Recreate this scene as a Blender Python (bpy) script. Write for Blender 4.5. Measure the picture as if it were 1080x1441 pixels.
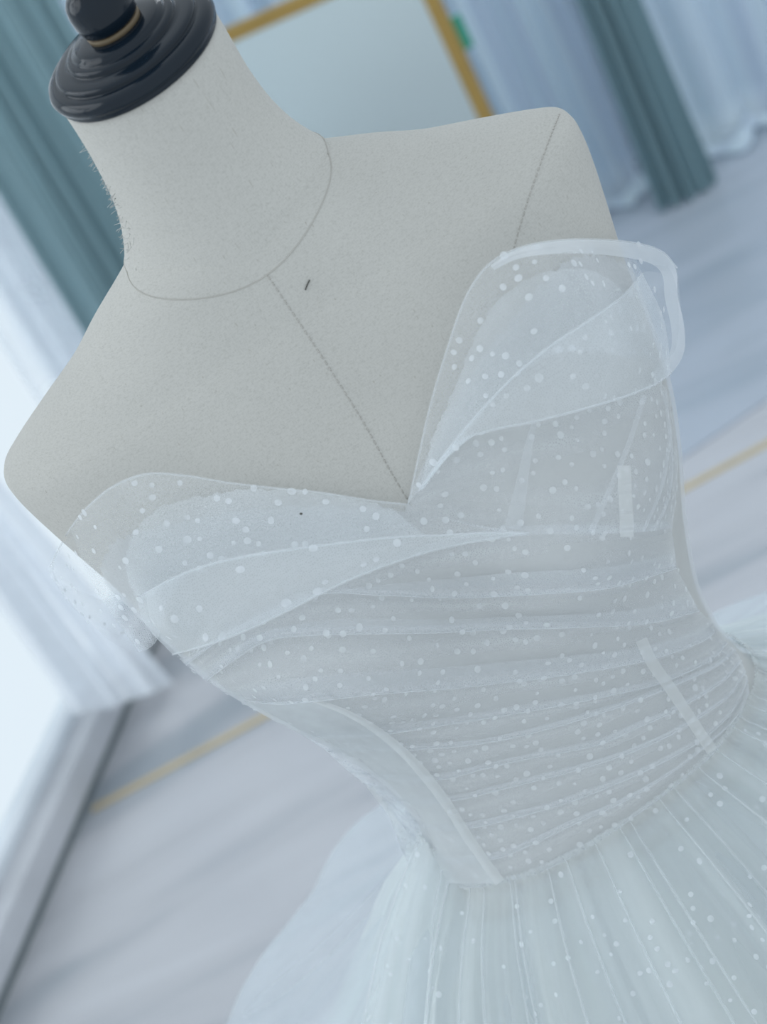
import bpy, bmesh, math, random
from mathutils import Vector, Matrix
from mathutils.bvhtree import BVHTree
random.seed(7)
R = math.radians
for o in list(bpy.data.objects):
    bpy.data.objects.remove(o)
SC = bpy.context.scene
COL = SC.collection

# ------------------------------------------------------------------ camera
FPX, CX, CY = 2500.0, 540.0, 720.5
PITCH, ROLL, ZC = R(26.0), R(28.7), 1.685
CAMP = Vector((0, 0, ZC))
FW = Vector((0, math.cos(PITCH), -math.sin(PITCH)))
UP0 = Vector((0, math.sin(PITCH), math.cos(PITCH)))
RT0 = Vector((1, 0, 0))
RV = RT0 * math.cos(ROLL) - UP0 * math.sin(ROLL)
UV = RT0 * math.sin(ROLL) + UP0 * math.cos(ROLL)
cam = bpy.data.cameras.new('camera')
camo = bpy.data.objects.new('camera', cam)
COL.objects.link(camo)
cam.sensor_fit = 'VERTICAL'
cam.sensor_height = 36.0
cam.lens = FPX / 1441.0 * 36.0
cam.clip_start = 0.02
m = Matrix.Identity(4)
for i in range(3):
    m[i][0], m[i][1], m[i][2], m[i][3] = RV[i], UV[i], -FW[i], CAMP[i]
camo.matrix_world = m
cam.dof.use_dof = True
cam.dof.focus_distance = 1.04
cam.dof.aperture_fstop = 6.2
SC.camera = camo

# ------------------------------------------------------------------ light
W = bpy.data.worlds.new('daylight')
SC.world = W
W.use_nodes = True
bg = W.node_tree.nodes['Background']
bg.inputs[0].default_value = (0.83, 0.925, 1.0, 1)
bg.inputs[1].default_value = 0.95
sun = bpy.data.lights.new('window_daylight', 'SUN')
sun.energy = 1.0
sun.angle = R(50)
sun.color = (0.93, 0.97, 1.0)
suno = bpy.data.objects.new('window_daylight', sun)
suno.rotation_euler = Vector((0.80, -0.22, -0.50)).to_track_quat('-Z', 'Y').to_euler()
COL.objects.link(suno)
fill = bpy.data.lights.new('added_curtain_fill', 'AREA')   # added fill over the back of the room to brighten the curtains, no fixture
fill.shape = 'RECTANGLE'
fill.size, fill.size_y = 1.4, 0.6
fill.energy = 17
fill.color = (0.90, 0.95, 1.0)
fillo = bpy.data.objects.new('added_curtain_fill', fill)
fillo.location = (1.1, 3.2, 2.75)
fillo.rotation_euler = (R(22), 0, 0)
COL.objects.link(fillo)
SC.view_settings.view_transform = 'Standard'
SC.view_settings.look = 'None'
SC.view_settings.gamma = 1
SC.view_settings.use_curve_mapping = False
SC.view_settings.exposure = 0.0
SC.cycles.transparent_max_bounces = 40
SC.cycles.max_bounces = 10
SC.cycles.transmission_bounces = 8

# ------------------------------------------------------------------ helpers
def ray(px, py):
    return (FW + RV * ((px - CX) / FPX) + UV * ((CY - py) / FPX)).normalized()
def atY(px, py, Y):
    d = ray(px, py)
    return CAMP + d * (Y / d.y)
def atZ(px, py, z=0.0):
    d = ray(px, py)
    return CAMP + d * ((z - ZC) / d.z)
def cr(pts, n):
    """Catmull-Rom resample of a list of tuples/Vectors, even in arc length."""
    P = [Vector(p) for p in pts]
    if len(P) == 2:
        return [P[0].lerp(P[1], i / (n - 1)) for i in range(n)]
    fine = []
    for i in range(len(P) - 1):
        p0 = P[i - 1] if i else P[0] * 2 - P[1]
        p1, p2 = P[i], P[i + 1]
        p3 = P[i + 2] if i + 2 < len(P) else P[-1] * 2 - P[-2]
        for k in range(12):
            t = k / 12
            fine.append(0.5 * ((2 * p1) + (p2 - p0) * t + (2 * p0 - 5 * p1 + 4 * p2 - p3) * t * t + (3 * p1 - p0 - 3 * p2 + p3) * t ** 3))
    fine.append(P[-1])
    L = [0]
    for a, b in zip(fine, fine[1:]):
        L.append(L[-1] + (b - a).length)
    out, j = [], 0
    for i in range(n):
        s = L[-1] * i / (n - 1)
        while j < len(L) - 2 and L[j + 1] < s:
            j += 1
        seg = L[j + 1] - L[j]
        out.append(fine[j].lerp(fine[j + 1], (s - L[j]) / seg if seg > 1e-12 else 0))
    return out
def interp(tab, x):
    if x <= tab[0][0]:
        return tab[0][1]
    for i in range(len(tab) - 1):
        (x0, y0), (x1, y1) = tab[i], tab[i + 1]
        if x <= x1:
            def sl(k):
                if k <= 0 or k >= len(tab) - 1:
                    a, b = (0, 1) if k <= 0 else (len(tab) - 2, len(tab) - 1)
                else:
                    a, b = k - 1, k + 1
                return (tab[b][1] - tab[a][1]) / (tab[b][0] - tab[a][0])
            h = x1 - x0
            t = (x - x0) / h
            m0, m1 = sl(i) * h, sl(i + 1) * h
            return ((2 * t ** 3 - 3 * t * t + 1) * y0 + (t ** 3 - 2 * t * t + t) * m0 + (-2 * t ** 3 + 3 * t * t) * y1 + (t ** 3 - t * t) * m1)
    return tab[-1][1]
def mesh_obj(name, verts, faces, mat, parent=None, smooth=True, inv=None, uvdim=None):
    me = bpy.data.meshes.new(name)
    if inv is not None:
        verts = [inv @ Vector(v) for v in verts]
    me.from_pydata([tuple(v) for v in verts], [], faces)
    if smooth:
        me.polygons.foreach_set('use_smooth', [True] * len(me.polygons))
    me.materials.append(mat)
    if uvdim:
        nr, nc, closed = uvdim
        uvl = me.uv_layers.new(name='grid')
        for po in me.polygons:
            wrap = closed and any(me.loops[l].vertex_index % nc == nc - 1 for l in po.loop_indices) and any(me.loops[l].vertex_index % nc == 0 for l in po.loop_indices)
            for l in po.loop_indices:
                i, j = divmod(me.loops[l].vertex_index, nc)
                if wrap and j == 0:
                    j = nc
                uvl.data[l].uv = (j / (nc if closed else nc - 1), i / (nr - 1))
    me.update()
    o = bpy.data.objects.new(name, me)
    COL.objects.link(o)
    if parent:
        o.parent = parent
    return o
def grid(rows, closed=False):
    n = len(rows[0])
    v = [p for r in rows for p in r]
    f = []
    for i in range(len(rows) - 1):
        for j in range(n if closed else n - 1):
            k = (j + 1) % n
            f.append((i * n + j, i * n + k, (i + 1) * n + k, (i + 1) * n + j))
    return v, f
def tube(pts, r, seg=6, closed=False):
    pts = [Vector(p) for p in pts]
    rows = []
    for i, p in enumerate(pts):
        t = (pts[min(i + 1, len(pts) - 1)] - pts[max(i - 1, 0)]).normalized()
        a = t.orthogonal().normalized() if i == 0 else (a - t * a.dot(t)).normalized()
        b = t.cross(a)
        rr = r[i] if isinstance(r, (list, tuple)) else r
        rows.append([p + a * (rr * math.cos(2 * math.pi * k / seg)) + b * (rr * math.sin(2 * math.pi * k / seg)) for k in range(seg)])
    v, f = grid(rows, True)
    f.append(tuple(range(seg - 1, -1, -1)))
    f.append(tuple(range(len(v) - seg, len(v))))
    return v, f
def lathe(prof, seg=64):
    rows = [[Vector((r * math.cos(2 * math.pi * k / seg), r * math.sin(2 * math.pi * k / seg), z)) for k in range(seg)] for r, z in prof]
    v, f = grid(rows, True)
    if prof[0][0] > 1e-6:
        f.append(tuple(range(seg - 1, -1, -1)))
    return v, f
def box(x0, x1, y0, y1, z0, z1):
    v = [Vector(p) for p in ((x0, y0, z0), (x1, y0, z0), (x1, y1, z0), (x0, y1, z0), (x0, y0, z1), (x1, y0, z1), (x1, y1, z1), (x0, y1, z1))]
    f = [(3, 2, 1, 0), (4, 5, 6, 7), (0, 1, 5, 4), (1, 2, 6, 5), (2, 3, 7, 6), (3, 0, 4, 7)]
    return v, f
def bevel(o, w, seg=3):
    md = o.modifiers.new('bevel', 'BEVEL')
    md.width = w
    md.segments = seg
    md.limit_method = 'ANGLE'
def empty(name, M):
    o = bpy.data.objects.new(name, None)
    o.empty_display_size = 0.05
    COL.objects.link(o)
    o.matrix_world = M
    return o
def tag(o, label=None, cat=None, group=None, kind=None):
    for k, v in (('label', label), ('category', cat), ('group', group), ('kind', kind)):
        if v:
            o[k] = v
    return o

# ------------------------------------------------------------------ materials
def nmat(name):
    ma = bpy.data.materials.new(name)
    ma.use_nodes = True
    nt = ma.node_tree
    return ma, nt, nt.nodes['Principled BSDF'], nt.nodes['Material Output']
def N(nt, typ, **kw):
    n = nt.nodes.new(typ)
    for k, v in kw.items():
        if k in n.inputs:
            n.inputs[k].default_value = v
        else:
            setattr(n, k, v)
    return n
def ramp(nt, fac, stops):
    r = nt.nodes.new('ShaderNodeValToRGB')
    el = r.color_ramp.elements
    while len(el) < len(stops):
        el.new(0.5)
    for e, (p, c) in zip(el, stops):
        e.position = p
        e.color = (*c, 1)
    nt.links.new(fac, r.inputs[0])
    return r.outputs[0]
def coords(nt, scale=(1, 1, 1), rot=(0, 0, 0)):
    tc = nt.nodes.new('ShaderNodeTexCoord')
    mp = nt.nodes.new('ShaderNodeMapping')
    mp.inputs['Scale'].default_value = scale
    mp.inputs['Rotation'].default_value = rot
    nt.links.new(tc.outputs['Object'], mp.inputs['Vector'])
    return mp.outputs[0]
def bump(nt, h, strength, dist, bsdf):
    b = N(nt, 'ShaderNodeBump')
    b.inputs['Strength'].default_value = strength
    b.inputs['Distance'].default_value = dist
    nt.links.new(h, b.inputs['Height'])
    nt.links.new(b.outputs[0], bsdf.inputs['Normal'])
def plain(name, c, rough=0.6, metal=0.0, spec=0.5, coat=0.0):
    ma, nt, b, out = nmat(name)
    nz = N(nt, 'ShaderNodeTexNoise', Scale=9.0, Detail=4.0)
    nt.links.new(coords(nt), nz.inputs['Vector'])
    nt.links.new(ramp(nt, nz.outputs['Fac'], [(0.3, tuple(x * 0.94 for x in c)), (0.7, tuple(min(1, x * 1.05) for x in c))]), b.inputs['Base Color'])
    b.inputs['Roughness'].default_value = rough
    b.inputs['Metallic'].default_value = metal
    b.inputs['Specular IOR Level'].default_value = spec
    b.inputs['Coat Weight'].default_value = coat
    return ma
def linen():
    ma, nt, b, out = nmat('linen')
    b.inputs['Roughness'].default_value = 0.95
    b.inputs['Specular IOR Level'].default_value = 0.15
    base = (0.520, 0.510, 0.478)
    n1 = N(nt, 'ShaderNodeTexNoise', Scale=6.0, Detail=3.0)
    nt.links.new(coords(nt), n1.inputs['Vector'])
    wa = N(nt, 'ShaderNodeTexNoise', Scale=1.0, Detail=2.0)
    nt.links.new(coords(nt, (1700, 1700, 420)), wa.inputs['Vector'])
    wb = N(nt, 'ShaderNodeTexNoise', Scale=1.0, Detail=2.0)
    nt.links.new(coords(nt, (420, 420, 1700)), wb.inputs['Vector'])
    ad = N(nt, 'ShaderNodeMath', operation='ADD')
    nt.links.new(wa.outputs['Fac'], ad.inputs[0])
    nt.links.new(wb.outputs['Fac'], ad.inputs[1])
    hf = N(nt, 'ShaderNodeMath', operation='MULTIPLY')
    nt.links.new(ad.outputs[0], hf.inputs[0])
    hf.inputs[1].default_value = 0.5
    c1 = ramp(nt, n1.outputs['Fac'], [(0.3, tuple(x * 0.95 for x in base)), (0.7, tuple(x * 1.04 for x in base))])
    c2 = ramp(nt, hf.outputs[0], [(0.3, (0.84, 0.84, 0.83)), (0.5, (1, 1, 1)), (0.72, (1.07, 1.07, 1.07))])
    sl = N(nt, 'ShaderNodeTexNoise', Scale=1.0, Detail=1.0)
    nt.links.new(coords(nt, (700, 700, 60), (0.0, 0.12, 0)), sl.inputs['Vector'])
    c3 = ramp(nt, sl.outputs['Fac'], [(0.20, (0.80, 0.78, 0.75)), (0.27, (1, 1, 1)), (1.0, (1, 1, 1))])
    mx = N(nt, 'ShaderNodeMix', data_type='RGBA', blend_type='MULTIPLY')
    mx.inputs[0].default_value = 1
    nt.links.new(c1, mx.inputs[6]); nt.links.new(c2, mx.inputs[7])
    my = N(nt, 'ShaderNodeMix', data_type='RGBA', blend_type='MULTIPLY')
    my.inputs[0].default_value = 1
    nt.links.new(mx.outputs[2], my.inputs[6]); nt.links.new(c3, my.inputs[7])
    nt.links.new(my.outputs[2], b.inputs['Base Color'])
    bump(nt, hf.outputs[0], 0.25, 0.0003, b)
    return ma
def tulle(name, c, alpha, trans=0.5, net=0.0, var=0.12, nscale=14.0, uvs=None):
    """Sheer net: part holes, part white thread that both scatters and passes light."""
    ma = bpy.data.materials.new(name)
    ma.use_nodes = True
    nt = ma.node_tree
    nt.nodes.clear()
    out = N(nt, 'ShaderNodeOutputMaterial')
    tr = N(nt, 'ShaderNodeBsdfTransparent')
    df = N(nt, 'ShaderNodeBsdfDiffuse', Color=(*c, 1))
    tl = N(nt, 'ShaderNodeBsdfTranslucent', Color=(*c, 1))
    m1 = N(nt, 'ShaderNodeMixShader')
    m1.inputs[0].default_value = trans
    nt.links.new(df.outputs[0], m1.inputs[1]); nt.links.new(tl.outputs[0], m1.inputs[2])
    m2 = N(nt, 'ShaderNodeMixShader')
    nz = N(nt, 'ShaderNodeTexNoise', Scale=nscale, Detail=3.0)
    if uvs:
        uv = N(nt, 'ShaderNodeUVMap')
        mp = N(nt, 'ShaderNodeMapping')
        mp.inputs['Scale'].default_value = (*uvs, 1)
        nt.links.new(uv.outputs[0], mp.inputs['Vector'])
        nt.links.new(mp.outputs[0], nz.inputs['Vector'])
        nz.inputs['Scale'].default_value = 1.0
        nz.inputs['Detail'].default_value = 1.2
    else:
        nt.links.new(coords(nt), nz.inputs['Vector'])
    rg = N(nt, 'ShaderNodeMapRange')
    rg.inputs['From Min'].default_value = 0.25
    rg.inputs['From Max'].default_value = 0.75
    rg.inputs['To Min'].default_value = alpha * (1 - var)
    rg.inputs['To Max'].default_value = min(1, alpha * (1 + var))
    nt.links.new(nz.outputs['Fac'], rg.inputs['Value'])
    fac = rg.outputs[0]
    if net:
        vo = N(nt, 'ShaderNodeTexVoronoi', Scale=820.0, feature='DISTANCE_TO_EDGE', Randomness=0.7)
        nt.links.new(coords(nt), vo.inputs['Vector'])
        r2 = N(nt, 'ShaderNodeMapRange')
        r2.inputs['From Min'].default_value = 0.08
        r2.inputs['From Max'].default_value = 0.30
        r2.inputs['To Min'].default_value = 1 + net
        r2.inputs['To Max'].default_value = 1 - net
        nt.links.new(vo.outputs['Distance'], r2.inputs['Value'])
        mu = N(nt, 'ShaderNodeMath', operation='MULTIPLY', use_clamp=True)
        nt.links.new(fac, mu.inputs[0]); nt.links.new(r2.outputs[0], mu.inputs[1])
        fac = mu.outputs[0]
    nt.links.new(fac, m2.inputs[0])
    nt.links.new(tr.outputs[0], m2.inputs[1]); nt.links.new(m1.outputs[0], m2.inputs[2])
    nt.links.new(m2.outputs[0], out.inputs['Surface'])
    return ma
def fabric(name, c, trans=0.3, streak=30.0):
    ma = tulle(name, c, 1.0, trans, var=0.0)
    nt = ma.node_tree
    nz = N(nt, 'ShaderNodeTexNoise', Scale=1.0, Detail=3.0)
    nt.links.new(coords(nt, (streak, streak, 0.7)), nz.inputs['Vector'])
    col = ramp(nt, nz.outputs['Fac'], [(0.3, tuple(x * 0.86 for x in c)), (0.7, tuple(min(1, x * 1.12) for x in c))])
    for n in nt.nodes:
        if n.type in ('BSDF_DIFFUSE', 'BSDF_TRANSLUCENT'):
            nt.links.new(col, n.inputs['Color'])
    return ma
def marble(name, c1, c2, rough):
    ma, nt, b, out = nmat(name)
    wv = N(nt, 'ShaderNodeTexNoise', Scale=1.0, Detail=6.0, Distortion=1.2)
    nt.links.new(coords(nt, (1.1, 4.5, 1), (0, 0, 0.12)), wv.inputs['Vector'])
    nt.links.new(ramp(nt, wv.outputs['Fac'], [(0.34, c2), (0.5, c1), (0.68, tuple(min(1, x * 1.10) for x in c1))]), b.inputs['Base Color'])
    b.inputs['Roughness'].default_value = rough
    return ma
M_LINEN = linen()
M_SEAM = plain('seam_thread', (0.45, 0.435, 0.40), 0.9)
M_BLACK = plain('black_lacquer', (0.006, 0.012, 0.020), 0.10, spec=0.28)
M_BARE = plain('worn_bare_wood', (0.16, 0.12, 0.07), 0.6)
M_LINT = plain('lint', (0.55, 0.55, 0.53), 0.9)
M_DARK = plain('dark_thread', (0.09, 0.09, 0.08), 0.9)
M_IRON = plain('painted_iron', (0.10, 0.10, 0.11), 0.4)
CW = (0.86, 0.89, 0.92)
M_LINING = tulle('tulle_lining', CW, 0.40, 0.35)
M_PLEAT = tulle('tulle_pleat', CW, 0.27, 0.4, net=0.15, var=0.45, uvs=(1.8, 3.2))
M_BAND = tulle('tulle_band', CW, 0.28, 0.45, net=0.25)
M_LOOP = tulle('tulle_loop', CW, 0.15, 0.45, net=0.2)
M_DOTL = tulle('flock_dot_loop_shaded', (0.66, 0.69, 0.72), 0.9, 0.0, var=0.05, nscale=60)  # darker copy of the white dots, backlit shade put into the colour
M_SIDE = tulle('tulle_side_panel_lit', (0.88, 0.92, 0.94), 0.34, 0.45, var=0.18, uvs=(5, 2))  # brightness of the left window side put into a paler, denser layer
M_INNER = tulle('tulle_inner_layer', (0.90, 0.93, 0.95), 0.50, 0.45, var=0.3, nscale=22)
M_TUCK = tulle('tulle_tuck', CW, 0.24, 0.4)
M_DOTB = tulle('flock_dot_dense', (0.84, 0.87, 0.90), 0.50, 0.15, var=0.3, nscale=60)
M_LIP = tulle('tulle_lip', (0.88, 0.92, 0.95), 0.42, 0.45, net=0.12)
M_HEM = tulle('tulle_rolled_hem', (0.90, 0.93, 0.96), 0.55, 0.45)
M_EDGE = tulle('tulle_cut_edge', (0.88, 0.91, 0.93), 0.30, 0.4)
M_BONE = tulle('boning_tape', (0.88, 0.90, 0.89), 0.30, 0.3)
M_SKIRT = tulle('tulle_skirt', (0.87, 0.91, 0.91), 0.40, 0.45, var=0.65, uvs=(38, 1.2))
M_UNDER = tulle('tulle_underskirt', (0.85, 0.89, 0.89), 0.46, 0.45, var=0.6, uvs=(28, 1.0))
M_PETTI = tulle('tulle_petticoat', (0.80, 0.84, 0.84), 0.85, 0.45, var=0.12, uvs=(50, 1))
M_TRAIN = tulle('tulle_train', (0.82, 0.87, 0.92), 0.33, 0.5, var=0.3, uvs=(40, 1))
M_DOT = tulle('flock_dot', (0.88, 0.91, 0.93), 0.35, 0.25, var=0.3, nscale=60)
M_FLOOR = marble('floor_marble', (0.48, 0.485, 0.51), (0.31, 0.34, 0.375), 0.30)
M_FLOOR2 = marble('floor_polished', (0.42, 0.46, 0.52), (0.36, 0.41, 0.47), 0.25)
M_BRASS = plain('brass_strip', (0.62, 0.50, 0.30), 0.4, 0.3)
M_GOLD = plain('gold_frame', (0.42, 0.27, 0.075), 0.38, 0.35)
M_WALL = plain('wall_paint', (0.74, 0.79, 0.86), 0.8)
M_KERB = plain('kerb_stone', (0.56, 0.57, 0.60), 0.5)
M_GAP = plain('painted_gap_shade', (0.16, 0.19, 0.20), 0.7)  # dark colour stands for the shade under the kerb
M_FRAME = plain('window_frame_white', (0.74, 0.78, 0.82), 0.4)
M_TEAL = fabric('teal_drape', (0.265, 0.385, 0.42), 0.25)
M_SHEER = fabric('blue_white_sheer', (0.74, 0.85, 0.99), 0.40, 14.0)
M_WSHEER = tulle('white_sheer', (0.90, 0.93, 0.97), 0.72, 0.5)
M_THIN = tulle('thin_white_sheer', (0.86, 0.91, 0.97), 0.35, 0.5, var=0.5, nscale=7)
M_GREEN = plain('green_card', (0.03, 0.30, 0.20), 0.5)
ma, nt, b, out = nmat('mirror_glass')
b.inputs['Metallic'].default_value = 1.0
b.inputs['Roughness'].default_value = 0.30
b.inputs['Base Color'].default_value = (0.62, 0.70, 0.71, 1)
M_MIRROR = ma
ma, nt, b, out = nmat('window_glass')
b.inputs['Transmission Weight'].default_value = 1.0
b.inputs['Roughness'].default_value = 0.0
b.inputs['IOR'].default_value = 1.02
b.inputs['Base Color'].default_value = (0.97, 0.99, 1, 1)
M_GLASS = ma

# ------------------------------------------------------------------ the room
KA, KB = atZ(170, 1040), atZ(0, 1441)
wd = (KA - KB).normalized()
fa, fb = KA + wd * 1.7 - Vector((wd.y, -wd.x, 0)) * 0.10, KA - wd * 3.3 - Vector((wd.y, -wd.x, 0)) * 0.10
pl_ = [(fa.x, fa.y), (fb.x, fb.y), (4, fb.y), (4, fa.y)]
v = [Vector((*p, z)) for z in (-0.06, 0) for p in pl_]
f = [(0, 3, 2, 1), (4, 5, 6, 7), (0, 1, 5, 4), (1, 2, 6, 5), (2, 3, 7, 6), (3, 0, 4, 7)]
fl = mesh_obj('floor', v, f, M_FLOOR, smooth=False)
tag(fl, 'grey veined marble floor', 'floor', kind='structure')
bp = [atZ(948, 655), atZ(1085, 562)]
ed = (bp[1] - bp[0]).normalized()
p0 = bp[0] - ed * 0.40
p1 = bp[1] + ed * 1.6
poly = [p0, p1, Vector((p1.x, 4.75, 0)), Vector((p0.x, 4.75, 0))]
v = [Vector((p.x, p.y, 0.0005)) for p in poly] + [Vector((p.x, p.y, 0.004)) for p in poly]
f = [(0, 1, 5, 4), (1, 2, 6, 5), (2, 3, 7, 6), (3, 0, 4, 7), (4, 5, 6, 7)]
mesh_obj('polished_floor_panel', v, f, M_FLOOR2, fl, smooth=False)
s0, s1 = atZ(130, 1140), atZ(1080, 625)
sd = (s1 - s0).normalized()
sn = Vector((-sd.y, sd.x, 0))
a, b_ = s0, s1 + sd * 0.8
v = []
for z in (0.0, 0.0025):
    for p, q in ((a, -1), (b_, -1), (b_, 1), (a, 1)):
        v.append(Vector((p.x, p.y, 0)) + sn * (0.009 * q) + Vector((0, 0, z)))
f = [(0, 1, 5, 4), (1, 2, 6, 5), (2, 3, 7, 6), (3, 0, 4, 7), (4, 5, 6, 7)]
st = mesh_obj('trim_1', v, f, M_BRASS, smooth=False)
tag(st, 'thin brass inlay strip running across the marble floor', 'floor strip', kind='structure')

v, f = box(-0.6, 4, 4.62, 4.74, 0, 2.8)
bw = mesh_obj('wall_back', v, f, M_WALL, smooth=False)
tag(bw, 'pale blue back wall behind the sheer curtains', 'wall', kind='structure')

# skewed window wall on the left: low kerb, frame, panes
wn = Vector((wd.y, -wd.x, 0))          # into the room
def wl(s, o, z):                        # s along the wall from KA, o into the room
    return KA + wd * s + wn * o + Vector((0, 0, z))
def wbox(name, s0, s1, o0, o1, z0, z1, mat, parent=None, bw=0.0):
    v = [wl(s, o, z) for z in (z0, z1) for s, o in ((s0, o0), (s1, o0), (s1, o1), (s0, o1))]
    f = [(3, 2, 1, 0), (4, 5, 6, 7), (0, 1, 5, 4), (1, 2, 6, 5), (2, 3, 7, 6), (3, 0, 4, 7)]
    o = mesh_obj(name, v, f, mat, parent, smooth=False)
    if bw:
        bevel(o, bw)
    return o
kerb = wbox('wall_left', -2.4, 1.28, -0.10, 0.0, 0.022, 0.085, M_KERB, None, 0.006)
tag(kerb, 'low grey stone kerb wall under the bright window', 'wall', kind='structure')
gap = wbox('shade_strip_left', -2.4, 1.28, -0.09, -0.010, 0.0, 0.022, M_GAP)  # solid dark strip, shade of the gap put into its colour
tag(gap, 'dark strip painted as the shadow gap along the foot of the low kerb', 'shadow strip', kind='structure')
win = empty('window_1', Matrix.Translation(wl(-0.5, -0.07, 0.085)))
tag(win, 'bright floor to ceiling window above the low kerb', 'window', kind='structure')
iw = win.matrix_world.inverted()
def wpart(name, *a, **k):
    o = wbox(name, *a, **k)
    for vv in o.data.vertices:
        vv.co = iw @ vv.co
    o.parent = win
    return o
posts = [-2.36, -1.15, 0.10, 1.24]
for s in posts:
    wpart('mullion', s - 0.03, s + 0.03, -0.095, -0.045, 0.085, 2.7, M_FRAME, bw=0.004)
wpart('bottom_rail', -2.4, 1.28, -0.09, -0.05, 0.085, 0.110, M_FRAME, bw=0.004)
wpart('top_rail', -2.4, 1.28, -0.095, -0.045, 2.65, 2.70, M_FRAME, bw=0.004)
for s0_, s1_ in zip(posts, posts[1:]):
    wpart('pane', s0_ + 0.031, s1_ - 0.031, -0.074, -0.068, 0.111, 2.648, M_GLASS)

# ------------------------------------------------------------------ curtains
def curtain(name, path, z0, z1, amp, nf, mat, seed, n=160, m=24, flare=0.0, puddle=0.0, pinch=0.0, hem=None, sweep=None):
    rnd = random.Random(seed)
    P = cr(path, n)
    ph = [rnd.uniform(0, 6.28) for _ in range(5)]
    rows = []
    mid = sum((Vector(p) for p in P), Vector()) / n
    for i in range(m + 1):
        t = i / m                      # 0 top, 1 hem
        z = z1 + (z0 - z1) * t
        row = []
        for j, p in enumerate(P):
            s = j / (n - 1)
            tg = (P[min(j + 1, n - 1)] - P[max(j - 1, 0)]).normalized()
            nr = Vector((-tg.y, tg.x, 0))
            w = math.sin(2 * math.pi * nf * s + ph[0] + 0.5 * math.sin(3 * t + ph[1])) + 0.45 * math.sin(2 * math.pi * nf * 1.7 * s + ph[2]) + 0.25 * math.sin(2 * math.pi * nf * 2.9 * s + ph[3] + t)
            k = 1 + flare * t - pinch * (1 - t)
            q = mid + (p - mid) * k
            if hem:                    # hem lifted towards the first end
                z = (hem[0] + (hem[1] - hem[0]) * s)
                z = z + (z1 - z) * (1 - t)
            if sweep:                  # gathered upwards towards the first end
                a_ = Vector(P[0])
                kk = 1 - sweep[0] * min(1, z / sweep[1])
                q = a_ + (p - a_) * kk
            q = q + nr * (amp * w * (0.55 + 0.45 * t))
            zz = z
            if puddle and i == m:
                q = q - nr * 0.0
            row.append(Vector((q.x, q.y, zz)))
        rows.append(row)
    if puddle:
        for k2 in range(1, 4):
            row = []
            for j, p in enumerate(rows[m]):
                s = j / (n - 1)
                o = puddle * k2 / 3 * (1 + 0.35 * math.sin(31 * s + ph[4]) + 0.2 * math.sin(77 * s))
                row.append(Vector((p.x, p.y - o, z0 + 0.035 * math.sin(math.pi * k2 / 3.2) * (1 + 0.5 * math.sin(53 * s)))))
            rows.append(row)
    return mesh_obj(name, *grid(rows), mat)
Y_B = 4.40
sh = curtain('sheer_curtain', [(-0.1, Y_B, 0), (0.6, Y_B, 0), (1.02, Y_B, 0)], 0.012, 2.7, 0.020, 11, M_SHEER, 3, puddle=0.06)
tag(sh, 'pale blue sheer curtain hanging between the gold framed mirror and the teal drape', 'curtain', 'sheers on the back wall')
sh = curtain('sheer_curtain', [(1.10, Y_B, 0), (1.8, Y_B, 0), (2.6, Y_B, 0)], 0.012, 2.7, 0.022, 9, M_SHEER, 5, puddle=0.08)
tag(sh, 'pale blue sheer curtain to the right of the narrow teal drape', 'curtain', 'sheers on the back wall')
c0 = atZ(930, 302); c1 = atZ(1020, 258)
td = empty('teal_drape', Matrix.Translation(Vector(((c0.x + c1.x) / 2, (c0.y + c1.y) / 2, 0))))
tag(td, 'narrow gathered teal drape standing in front of the pale sheers', 'drape', 'teal drapes')
o = curtain('cloth', [(c0.x - 0.0, c0.y, 0), ((c0.x + c1.x) / 2, c0.y - 0.03, 0), (c1.x, c0.y, 0)], 0.012, 2.7, 0.016, 5.0, M_TEAL, 11, n=160, flare=0.0, pinch=0.62)
for vv in o.data.vertices:
    vv.co -= td.location
o.parent = td
# teal drape behind the neck, along the end of the window wall
l0 = wl(0.59, 0.09, 0); l1 = wl(1.20, 0.12, 0)
td2 = empty('teal_drape', Matrix.Translation((l0 + l1) / 2))
tag(td2, 'wide teal drape with deep folds left of the mannequin neck beside the window', 'drape', 'teal drapes')
o = curtain('cloth', [l0, (l0 + l1) / 2, l1], 0.012, 2.7, 0.030, 9, M_TEAL, 21, n=260)
for vv in o.data.vertices:
    vv.co -= td2.location
o.parent = td2
# white sheer by the kerb
q0 = wl(-0.19, 0.08, 0); q1 = wl(0.13, 0.09, 0)
ws = curtain('white_sheer_curtain', [q0, (q0 + q1) / 2 + wn * 0.03, q1], 0.03, 2.7, 0.022, 3.2, M_WSHEER, 31, n=120, m=40, hem=(0.20, 0.012), sweep=(0.42, 0.65))
tag(ws, 'white sheer curtain hanging beside the bright window and the low kerb', 'curtain')

q0 = wl(0.36, 0.03, 0); q1 = wl(0.70, 0.03, 0)
ws = curtain('thin_sheer_curtain', [q0, (q0 + q1) / 2, q1], 0.02, 2.7, 0.014, 4.2, M_THIN, 37, n=120)
tag(ws, 'thin almost clear sheer over the bright window between white curtain and wide teal drape', 'curtain')

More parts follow.
